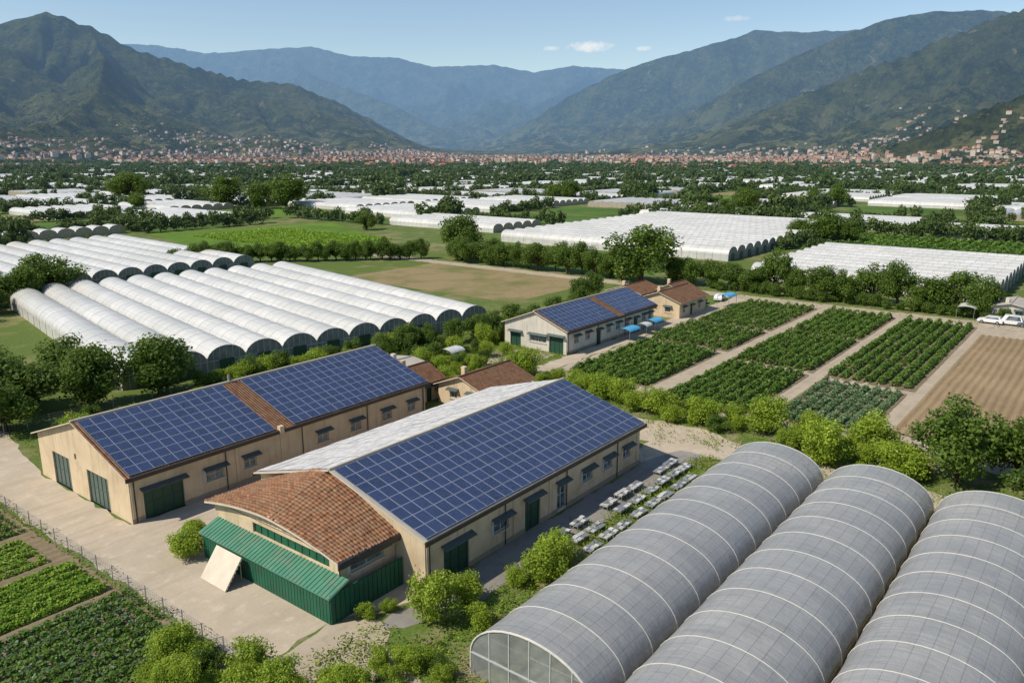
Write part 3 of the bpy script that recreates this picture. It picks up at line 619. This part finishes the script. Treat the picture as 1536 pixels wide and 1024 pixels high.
for k in range(n): fr.box(g,k*L/n,(k+.86)*L/n,0,2.25,0,.05,'green')
fr.box(g,0,L,0,2.24,-.06,-.005,'green'); 
g.obj('green_lean_to',E); aw.obj('walls',E); ad.obj('windows_and_doors',E); ar.obj('tile_roof',E)
a=Acc(); a.hexa([(28.9,49.6,.02),(28.9,52.9,.02),(30.6,53.1,2.0),(30.6,49.8,2.0),(28.82,49.6,.1),(28.82,52.9,.1),(30.52,53.1,2.08),(30.52,49.8,2.08)],'trim')
for k in range(8): a.box((29.0+k*.2,49.55+k*.02,.2+k*.235),(29.06+k*.2,52.95,.25+k*.235),'rib')
a.rod((30.5,50.0,0),(30.5,50.0,1.85),.04,'metal'); a.rod((30.5,53.0,0),(30.5,53.0,1.85),.04,'metal'); a.obj('leaning_panel')
def house(name,u0,u1,w0,w1,ev,rg,roof='tile',wm='wall',ops=None):
    E=bpy.data.objects.new(name,None); coll.objects.link(E); aw=Acc();ad=Acc();ar=Acc(); m=(w0+w1)/2
    L=u1-u0; wall(aw,ad,Fr((u0,w0,0),(1,0,0),(0,-1,0)),L,ev,[W(L*.12,1.1,1,2.2),(L*.4,L*.4+1,0,2.1,'door'),W(L*.7,1.1,1,2.2)],wm)
    wall(aw,ad,Fr((u0,w1,0),(0,-1,0),(-1,0,0)),w1-w0,ev,[W((w1-w0)*.25,1.2,1,2.2),W((w1-w0)*.65,1.2,1,2.2)],wm)
    wall(aw,ad,Fr((u1,w1,0),(-1,0,0),(0,1,0)),L,ev,[],wm); wall(aw,ad,Fr((u1,w0,0),(0,1,0),(1,0,0)),w1-w0,ev,[],wm)
    for x in (u0,u1): aw.add([(x,w0,ev),(x,w1,ev),(x,m,rg)],[(0,1,2)],wm)
    s=(rg-ev)/(m-w0); o=.5
    slab(ar,[(u0-o,w0-o,ev-s*o+.1),(u1+o,w0-o,ev-s*o+.1),(u1+o,m,rg+.1),(u0-o,m,rg+.1)],.1,roof)
    slab(ar,[(u0-o,m,rg+.1),(u1+o,m,rg+.1),(u1+o,w1+o,ev-s*o+.1),(u0-o,w1+o,ev-s*o+.1)],.1,roof)
    ar.rod((u0-o,m,rg+.13),(u1+o,m,rg+.13),.12,roof,6); ar.box((u0+1.2,m+.5,rg-.4),(u0+1.8,m+1.1,rg+.9),wm)
    aw.obj('walls',E);ad.obj('windows_and_doors',E);ar.obj('roof',E)
house('tiled_house',72.5,82,60.8,68.8,2.6,4.1); house('tiled_house',69.5,74.5,70,76,2.8,4.2); house('flat_outbuilding',75,79,78,83,2.5,2.8,'panelr','wall2')
house('tiled_house',140,152,68,77,3.2,4.8); house('tiled_house',153,160,74,80,2.8,4.2); house('tiled_house',146,155,80,88,2.8,4.)
house('flat_outbuilding',177,186,14,20,2.8,3.4,'panelr','wall2'); house('flat_outbuilding',183,190,3,10,3,3.8,'panelr','wall2')
def canopy(u,w,l,d,h,mk):
    a=Acc(); 
    for x in (-l/2,l/2):
        for y in (-d/2,d/2): a.rod((x,y,0),(x,y,h),.04,'metal')
    P=[[(x,d/2*math.cos(t)*1.1,h+.5*math.sin(t)) for t in [math.pi*i/8 for i in range(9)]] for x in (-l/2-.1,0,l/2+.1)]; a.grid(P,mk); a.obj('tarp_canopy',None,(u,w,0))
canopy(118.5,66.8,3.6,2.2,1.8,'blue'); canopy(127.5,66.8,3.2,2.,1.8,'blue'); canopy(124,66.9,2,2,1.6,'white'); canopy(158,66,4,2.5,2.2,'blue'); canopy(88,80.5,3,2.5,2,'white'); canopy(176,24,5,3,2.1,'white'); canopy(177,9,5,3,2.1,'white')
def bench(u,w,l,d,h):
    a=Acc()
    for x in np.linspace(-l/2+.1,l/2-.1,3):
        for y in (-d/2+.08,d/2-.08): a.box((x-.03,y-.03,0),(x+.03,y+.03,h),'metal')
    a.box((-l/2,-d/2,h),(l/2,d/2,h+.05),'metal'); n=int(l/.5)
    for i in range(n):
        for j in range(2):
            if random.random()<.7:
                x=-l/2+.04+i*l/n; y=-d/2+.04+j*d/2; zz=h+.055; a.box((x,y,zz),(x+l/n-.08,y+d/2-.08,zz+random.uniform(.03,.12)),random.choice(['white','rib','metal','metal','rib']))
    a.obj('nursery_bench',None,(u,w,0),random.uniform(-.03,.03))
for u in np.arange(51.5,72,2.5):
    for w in (31.6,33.2,34.8):
        if random.random()<.82: bench(u+random.uniform(-.3,.3),w,2.0,.9,random.choice([.3,.4,.5]))
def car(u,w,rot,mk,van=False):
    a=Acc(); pr=[(-2.1,.35),(-2.15,.8),(-1.9,.95),(-1.5,1.45 if not van else 1.9),(.5 if not van else 1.1,1.48 if not van else 1.92),(1.15 if not van else 1.6,.98),(2.0,.85),(2.15,.6),(2.1,.35)]
    n=len(pr); wd=.85
    def half(z): return wd*(1 if z<1 else .86)
    vs=[(x,-half(z),z) for x,z in pr]+[(x,half(z),z) for x,z in pr]
    a.add(vs,[tuple(range(n)),tuple(range(n,2*n))[::-1]]+[(i,(i+1)%n,n+(i+1)%n,n+i) for i in range(n)],mk)
    top=pr[3][1]
    for s in (-1,1):
        a.add([(-1.62,s*.855,1.02),(.95,s*.855,1.02),(.45,s*.765,top-.08),(-1.35,s*.765,top-.08)],[(0,1,2,3)],'glass')
        for x in (-1.3,1.3):
            a.rod((x,s*.70,.33),(x,s*.88,.33),.33,'rubber',14); a.rod((x,s*.881,.33),(x,s*.90,.33),.18,'metal',10)
    a.add([(pr[4][0]+.1,-.68,top-.1),(pr[4][0]+.1,.68,top-.1),(pr[5][0]-.02,.76,1.06),(pr[5][0]-.02,-.76,1.06)],[(0,1,2,3)],'glass')
    a.obj('parked_car',None,(u,w,.02),rot)
car(172.5,19.5,1.5,'car_w'); car(173,16.2,1.6,'car_w',True); car(172.8,13,1.6,'car_d'); car(163.5,70,.2,'car_w'); car(157,71.5,.1,'car_d')
# ------------------------------------------------------------------ mountains
def lat(ix,iy,seed):
    h=(ix*374761393+iy*668265263+seed*1442695041)&0xFFFFFFFF; h=((h^(h>>13))*1274126177)&0xFFFFFFFF; h=h^(h>>16); return (h&0xFFFFFF)/float(0xFFFFFF)
def vn(x,y,seed):
    x0=np.floor(x).astype(np.int64);y0=np.floor(y).astype(np.int64);fx=x-x0;fy=y-y0;fx=fx*fx*(3-2*fx);fy=fy*fy*(3-2*fy)
    return (lat(x0,y0,seed)*(1-fx)+lat(x0+1,y0,seed)*fx)*(1-fy)+(lat(x0,y0+1,seed)*(1-fx)+lat(x0+1,y0+1,seed)*fx)*fy
def fbm(x,y,seed,o=5):
    s=0;a=.5;t=0
    for i in range(o): s=s+a*vn(x*2**i,y*2**i,seed+i*17); t+=a; a*=.5
    return s/t
def rfbm(x,y,seed,o=5):
    s=0;a=.5;t=0
    for i in range(o): s=s+a*(1-np.abs(2*vn(x*2**i,y*2**i,seed+i*17)-1)); t+=a; a*=.5
    return s/t
RANGES=[ # (points east,north,height), half width, profile power, spur length
 ([(-5200,3600,700),(-4200,3800,640),(-3200,3900,560),(-2420,4000,613),(-2186,4000,664),(-2005,4050,605),(-1845,4100,515),(-1567,4200,438),(-1402,4300,389),(-1153,4400,374),(-968,4500,295),(-773,4600,194),(-545,4700,60)],2300,1.45,330,3),
 ([(-2005,4050,560),(-1700,3500,400),(-1500,3000,230),(-1400,2500,90)],1000,1.3,260,31),
 ([(-9000,10000,1400),(-5500,10000,1300),(-4180,10000,1250),(-3640,10000,1160),(-2940,10000,1207),(-2380,10000,1240),(-1910,10000,1130),(-1360,10000,1117),(-950,10000,1010),(-230,10000,1035),(260,10000,945),(740,10000,1020),(1340,10000,980),(1860,10000,920),(3400,10000,960),(8000,10000,1200)],3600,1.25,700,5),
 ([(-2600,9600,1000),(-2000,8600,760),(-1200,7800,480),(-500,7200,160)],1700,1.2,500,41),
 ([(900,9700,930),(500,8900,640),(100,8200,380),(-150,7600,150)],1500,1.2,450,43),
 ([(-250,6700,80),(65,6600,215),(429,6500,438),(793,6500,610),(1001,6500,685),(1358,6500,782),(1710,6500,870),(1859,6500,929),(2216,6500,914),(2515,6500,929),(2970,6500,952),(5000,6500,950)],2500,1.3,480,7),
 ([(712,5200,87),(1107,5100,272),(1320,5000,402),(1515,5000,490),(1935,5000,684),(2205,5000,777),(2475,5000,822),(2750,5000,832),(3010,5000,812),(5000,5000,850)],2000,1.3,400,9),
 ([(878,3900,94),(1151,3800,210),(1402,3700,320),(1645,3600,421),(1869,3500,515),(2047,3400,585),(2400,3300,660),(4000,3000,760)],1750,1.35,330,11),
 ([(860,2050,25),(960,1980,62),(1050,1930,105),(1180,1880,165),(1600,1850,290),(2400,1800,380)],650,1.2,200,13)]
def terrain(X,Y):
    out=np.zeros_like(X)-3
    for pts,w,pw,lam,sd in RANGES:
        best=np.full(X.shape,1e9);zz=np.zeros_like(X);ss=np.zeros_like(X);acc=0
        for (a,b) in zip(pts[:-1],pts[1:]):
            dx,dy=b[0]-a[0],b[1]-a[1];L=math.hypot(dx,dy)
            t=np.clip(((X-a[0])*dx+(Y-a[1])*dy)/(L*L),0,1); d=np.hypot(X-a[0]-t*dx,Y-a[1]-t*dy); m=d<best
            best=np.where(m,d,best);zz=np.where(m,a[2]+t*(b[2]-a[2]),zz);ss=np.where(m,acc+t*L,ss);acc+=L
        wl=w*np.clip(.35+.65*zz/(max(p[2] for p in pts)*.8),.35,1.0)
        wp=fbm(X/900,Y/900,sd+50,3)-.5
        tt=best/wl*(1+.35*wp); g=np.clip(tt/.16,0,1)*np.clip((1.15-tt)/.3,0,1)
        h=zz*np.clip(1-tt,0,1)**pw
        sp=rfbm(ss/lam/1.6+wp*1.6,best/(w*.9)+wp,sd,4)
        dt=rfbm(X/420,Y/420,sd+90,6)
        h=h*(1-.66*g*(1-sp)*1.35)+zz*.22*g*(dt-.6)
        h=h+((rfbm(X/170,Y/170,sd+27,4)-.6)*55*g+(fbm(X/60,Y/60,sd+7,3)-.5)*22)*np.clip(h/140,0,1)
        out=np.maximum(out,h-.5)
    return out
ny,nx=400,860
Yr=1150*(13800/1150.)**(np.linspace(0,1,ny)); sr=np.linspace(-1.0,1.0,nx)
YY=Yr[:,None]*np.ones((1,nx)); XX=YY*sr[None]
ZZ=terrain(XX,YY)
V=np.stack([SA*XX+CA*YY,-CA*XX+SA*YY,ZZ],-1).reshape(-1,3)
i=np.arange(ny-1)[:,None]*nx+np.arange(nx-1)[None]; F=np.stack([i,i+1,i+nx+1,i+nx],-1).reshape(-1,4)
link('mountain_terrain',npmesh('mountain_terrain',V,F,['mount'],smooth=True))
# ------------------------------------------------------------------ far trees, fields, greenhouses, town
def protoset(n,leaves,lobes,size):
    r=[]
    for k in range(n):
        v,f,s,_,_=crown(leaves,lobes,.85,1.,.85,size,(.32,.5)); r.append((v,s))
    return r
protoH=protoset(5,420,13,.14); protos=protoset(6,130,9,.26); protoL=protoset(4,34,5,.5)
def mass(name,items,pr):
    Vs=[];Ss=[]
    for (u,w,z,r,h) in items:
        v,s=pr[random.randrange(len(pr))]; t=random.uniform(0,6.28); c,sn=math.cos(t),math.sin(t)
        q=np.stack([v[:,0]*c-v[:,1]*sn,v[:,0]*sn+v[:,1]*c,v[:,2]],1)*np.array([r,r,h/1.7])+np.array([u,w,z]); Vs.append(q); Ss.append(np.clip(s*.75+random.uniform(-.1,.3),0,1))
    V=np.vstack(Vs); link(name,npmesh(name,V,np.arange(len(V)).reshape(-1,4),['leaff'],np.concatenate(Ss)))
EXC=[(118,242,185,310),(222,348,92,184),(190,262,18,80),(262,332,-32,90),(-12,148,84,290),(90,176,-60,172),(172,222,85,188),(-100,70,-200,90)]
items=[]; a=Acc(); fg={'field_g':[],'field_d':[],'fallow':[]}
cu,cw=54,66
for iu in range(-8,36):
    for iw in range(-24,38):
        u0=iu*cu+ (iw%2)*17; w0=iw*cw
        X,Y=XYof(u0+cu/2,w0+cw/2)
        if Y<150 or Y>1850 or abs(X)>.88*Y+40: continue
        u1_,w1_=u0+cu,w0+cw
        # trim a cell against the hand-laid blocks when only its rim overlaps
        bad=False
        for e in EXC:
            ou=min(u1_,e[1])-max(u0,e[0]); ow=min(w1_,e[3])-max(w0,e[2])
            if ou>0 and ow>0: bad=True; break
        ua,ub,wa,wb=u0,u1_,w0,w1_
        if bad:
            ou0,ou1=max(ua,e[0]),min(ub,e[1]); ow0,ow1=max(wa,e[2]),min(wb,e[3])
            opts=[(ou0-ua,(ua,ou0,wa,wb)),(ub-ou1,(ou1,ub,wa,wb)),(ow0-wa,(ua,ub,wa,ow0)),(wb-ow1,(ua,ub,ow1,wb))]
            o_=max(opts,key=lambda q:q[0])
            if o_[0]<18: continue
            ua,ub,wa,wb=o_[1]
            if any(min(ub,f[1])-max(ua,f[0])>1 and min(wb,f[3])-max(wa,f[2])>1 for f in EXC): continue
        t=random.random(); far=Y>900
        m1,m2=random.uniform(3,6),random.uniform(3,7)
        if t<(.68 if not far else .58):
            n=int((ub-ua-m1*2)/6.4); ww=6.4; L=wb-wa-2*m2; alt=random.random()<.2
            if alt and L>12:
                n2=int(L/6.4)
                for k in range(n2):
                    c_=wa+m2+ww*(k+.5); tmp=Acc(); tunnel(tmp,0,0,ub-ua-2*m1,ww/2,1.7,3.5,'filmw',999,False,6,sub=1,sag=0,frame=False,skirt='filmw',endm='skirt')
                    tmp.V=[(ua+m1+y,c_-x,z) for x,y,z in tmp.V]
                    o0=len(a.V); a.V+=tmp.V;a.U+=tmp.U; mm=[a.mi(q) for q in tmp.mats]; a.F+=[tuple(o0+j for j in f) for f in tmp.F]; a.I+=[mm[j] for j in tmp.I]; a.S+=tmp.S
            else:
                for k in range(max(n,0)): tunnel(a,ua+m1+ww*(k+.5),wa+m2,wa+m2+L,ww/2,1.7,3.5,'filmw',L,False,6,sub=1,sag=0,frame=False,skirt='filmw',endm='skirt')
        else:
            kk='field_g' if t<.78 else ('field_d' if t<.9 else 'fallow'); fg[kk].append((ua+m1,ub-m1,wa+m2,wb-m2))
        bp=.38+.3*(Y>600)
        if random.random()<bp:
            st=random.uniform(3.5,7)
            for y in np.arange(wa,wb,st):
                if random.random()<.9: items.append((ua+random.uniform(-1.2,1.2),y,0,random.uniform(2.2,4.6),random.uniform(3.5,8.5)))
        if random.random()<bp:
            st=random.uniform(3.5,7)
            for x in np.arange(ua,ub,st):
                if random.random()<.9: items.append((x,wa+random.uniform(-1.2,1.2),0,random.uniform(2.2,4.6),random.uniform(3.5,8.5)))
        if random.random()<.24:
            cx,cy=ua+random.uniform(0,ub-ua),wa
            for k in range(random.randint(2,7)): items.append((cx+random.gauss(0,7),cy+random.gauss(0,4),0,random.uniform(4,7),random.uniform(8,14)))
a.obj('distant_greenhouses')
for kk,nm in (('field_g','distant_green_fields'),('field_d','distant_crop_fields'),('fallow','distant_fallow_fields')):
    b=Acc()
    for (p,q,r,s) in fg[kk]: b.add([(p,r,.04),(q,r,.04),(q,s,.04),(p,s,.04)],[(0,1,2,3)],kk)
    b.obj(nm)
for u in np.arange(262,345,4): items.append((u,91+random.uniform(-1,1),0,random.uniform(2.2,3.6),random.uniform(3.5,6.5)))
for w in np.arange(-40,90,3.5): items.append((336+random.uniform(-1,1),w,0,random.uniform(2.6,4.2),random.uniform(5,7)))
for w in np.arange(92,192,5): items.append((352+random.uniform(-2,2),w,0,random.uniform(2.8,5),random.uniform(5,10)))
for w in np.arange(-30,84,3.6): items.append((260+random.uniform(-1,1),w,0,random.uniform(2.,3.2),random.uniform(3.5,5.5)))
for u in np.arange(55,140,5): items.append((u,283+random.uniform(-2,2),0,random.uniform(2.,3.6),random.uniform(3.5,6)))
near=[q for q in items if XYof(q[0],q[1])[1]<620]; farr=[q for q in items if XYof(q[0],q[1])[1]>=620]
mass('hedgerow_trees',near,protoH); mass('distant_trees',farr,protos)
# town
def inside(n,r0,r1,y0,y1):
    Y=rng.uniform(y0,y1,n); X=Y*rng.uniform(r0,r1,n); return X,Y
hs=[]
for (n,r0,r1,y0,y1,zmax) in [(9500,-.9,-.08,1500,3300,130),(5600,.14,.9,1400,3200,230),(2600,-.2,.35,1700,3900,60)]:
    X,Y=inside(n,r0,r1,y0,y1); Z=terrain(X,Y); dn=fbm(X/240,Y/240,77,3)
    k=(Z<zmax*rng.uniform(0,1,n)**2.0+6)&(dn>.40+.0006*np.clip(Z,0,200))
    hs+=list(zip(X[k],Y[k],Z[k]))
Vs=[];Fs=[];mi=[];sh=[]
for (X,Y,Z) in hs:
    u,w=G(X,Y); l=random.uniform(7,15);d=random.uniform(7,10);h=random.choice([4,5,6,7,9,12]) if (Y>1700 and Z<25) else random.choice([3,4,5]);t=random.uniform(-.3,.3)+random.choice([0,math.pi/2,.6]); c,s=math.cos(t),math.sin(t); z=max(Z,0)-2; h+=2; rf=d*.3
    loc=[(-l/2,-d/2,0),(l/2,-d/2,0),(l/2,d/2,0),(-l/2,d/2,0),(-l/2,-d/2,h),(l/2,-d/2,h),(l/2,d/2,h),(-l/2,d/2,h),(-l/2,0,h+rf),(l/2,0,h+rf)]
    o=len(Vs); Vs+=[(u+x*c-y*s,w+x*s+y*c,z+q) for x,y,q in loc]
    Fs+=[(o,o+1,o+5,o+4),(o+1,o+2,o+6,o+5),(o+2,o+3,o+7,o+6),(o+3,o,o+4,o+7),(o+4,o+5,o+9,o+8),(o+6,o+7,o+8,o+9)]
    mi+=[0,0,0,0,1,1]; r=random.random(); r2=random.random(); sh+=[r]*4+[r2]*2
link('distant_town',npmesh('distant_town',Vs,Fs,['townw','townr'],np.array(sh),np.array(mi)))
items=[]
for (n,r0,r1,y0,y1) in [(1500,-.9,.9,1150,2600),(1200,-.9,.9,700,1400),(2200,.2,.9,1400,2900),(1800,-.9,-.1,1700,3200)]:
    X,Y=inside(n,r0,r1,y0,y1); Z=terrain(X,Y); dn=fbm(X/200,Y/120,33,3)
    for x,y,z,d in zip(X,Y,Z,dn):
        if d>.47 and z<230: u,w=G(x,y); items.append((u,w,max(z,0)-.5,random.uniform(3.5,8),random.uniform(5,10)))
mass('distant_woodland',items,protoL)
# ------------------------------------------------------------------ sky, sun, camera
sx,sy=G(-.90,-.36); n=math.hypot(sx,sy); el=math.radians(47)
sd=Vector((sx/n*math.cos(el),sy/n*math.cos(el),math.sin(el)))
ld=bpy.data.lights.new('sun','SUN'); ld.energy=5.0; ld.angle=math.radians(.53); ld.color=(1,.92,.79)
lo=bpy.data.objects.new('sun',ld); coll.objects.link(lo); lo.rotation_euler=sd.to_track_quat('Z','Y').to_euler()
wd=bpy.data.worlds.new('World'); scene.world=wd; wd.use_nodes=True; nt=wd.node_tree; nt.nodes.clear()
out=nt.nodes.new('ShaderNodeOutputWorld'); bg=nt.nodes.new('ShaderNodeBackground'); sky=nt.nodes.new('ShaderNodeTexSky')
sky.sky_type='NISHITA'; sky.sun_disc=False; sky.sun_elevation=el; sky.sun_rotation=math.atan2(sd.x,sd.y); sky.air_density=1.0; sky.dust_density=.3; sky.ozone_density=1.6
bg.inputs[1].default_value=.13
tc=nt.nodes.new('ShaderNodeTexCoord')
def m_(op,a,b=None,clamp=False):
    nd=nt.nodes.new('ShaderNodeMath'); nd.operation=op; nd.use_clamp=clamp
    for i_,v in enumerate((a,b)):
        if v is None: continue
        if isinstance(v,(int,float)): nd.inputs[i_].default_value=v
        else: nt.links.new(v,nd.inputs[i_])
    return nd.outputs[0]
nz=nt.nodes.new('ShaderNodeTexNoise'); nz.inputs['Scale'].default_value=70; nz.inputs['Detail'].default_value=7; nz.inputs['Roughness'].default_value=.65; nt.links.new(tc.outputs['Generated'],nz.inputs['Vector'])
tot=None
for az,elv,wx,wz,st in [(.0937,.119,.028,.0065,.95),(.045,.117,.014,.003,.6),(.158,.117,.010,.003,.6),(.262,.150,.016,.0035,.45)]:
    cu_,cw_=G(az,1); c=Vector((cu_,cw_,elv)).normalized(); rt=c.cross(Vector((0,0,1))).normalized(); up=rt.cross(c)
    def dot(v):
        nd=nt.nodes.new('ShaderNodeVectorMath'); nd.operation='DOT_PRODUCT'; nd.inputs[1].default_value=v; nt.links.new(tc.outputs['Generated'],nd.inputs[0]); return nd.outputs['Value']
    e=m_('ADD',m_('POWER',m_('ABSOLUTE',m_('DIVIDE',dot(rt),wx)),2),m_('POWER',m_('ABSOLUTE',m_('DIVIDE',dot(up),wz)),2))
    f=m_('SUBTRACT',m_('ADD',1.0,m_('MULTIPLY',m_('SUBTRACT',nz.outputs['Fac'],.5),3.5)),e,True); f=m_('MULTIPLY',f,m_('GREATER_THAN',dot(c),0)); f=m_('MULTIPLY',f,.85*st)
    tot=f if tot is None else m_('MAXIMUM',tot,f)
mx=nt.nodes.new('ShaderNodeMix'); mx.data_type='RGBA'; nt.links.new(tot,mx.inputs[0]); nt.links.new(sky.outputs[0],mx.inputs[6]); mx.inputs[7].default_value=(7.0,7.0,7.0,1)
nt.links.new(mx.outputs[2],bg.inputs[0]); nt.links.new(bg.outputs[0],out.inputs[0])
cd=bpy.data.cameras.new('camera'); cam=bpy.data.objects.new('camera',cd); coll.objects.link(cam); scene.camera=cam
cd.lens=28; cd.sensor_width=36; cd.clip_start=.5; cd.clip_end=40000
cam.location=(0,0,32); cam.rotation_euler=(math.radians(76.5),0,math.radians(-52))
scene.view_settings.view_transform='Standard'; scene.view_settings.look='None'; scene.view_settings.exposure=0
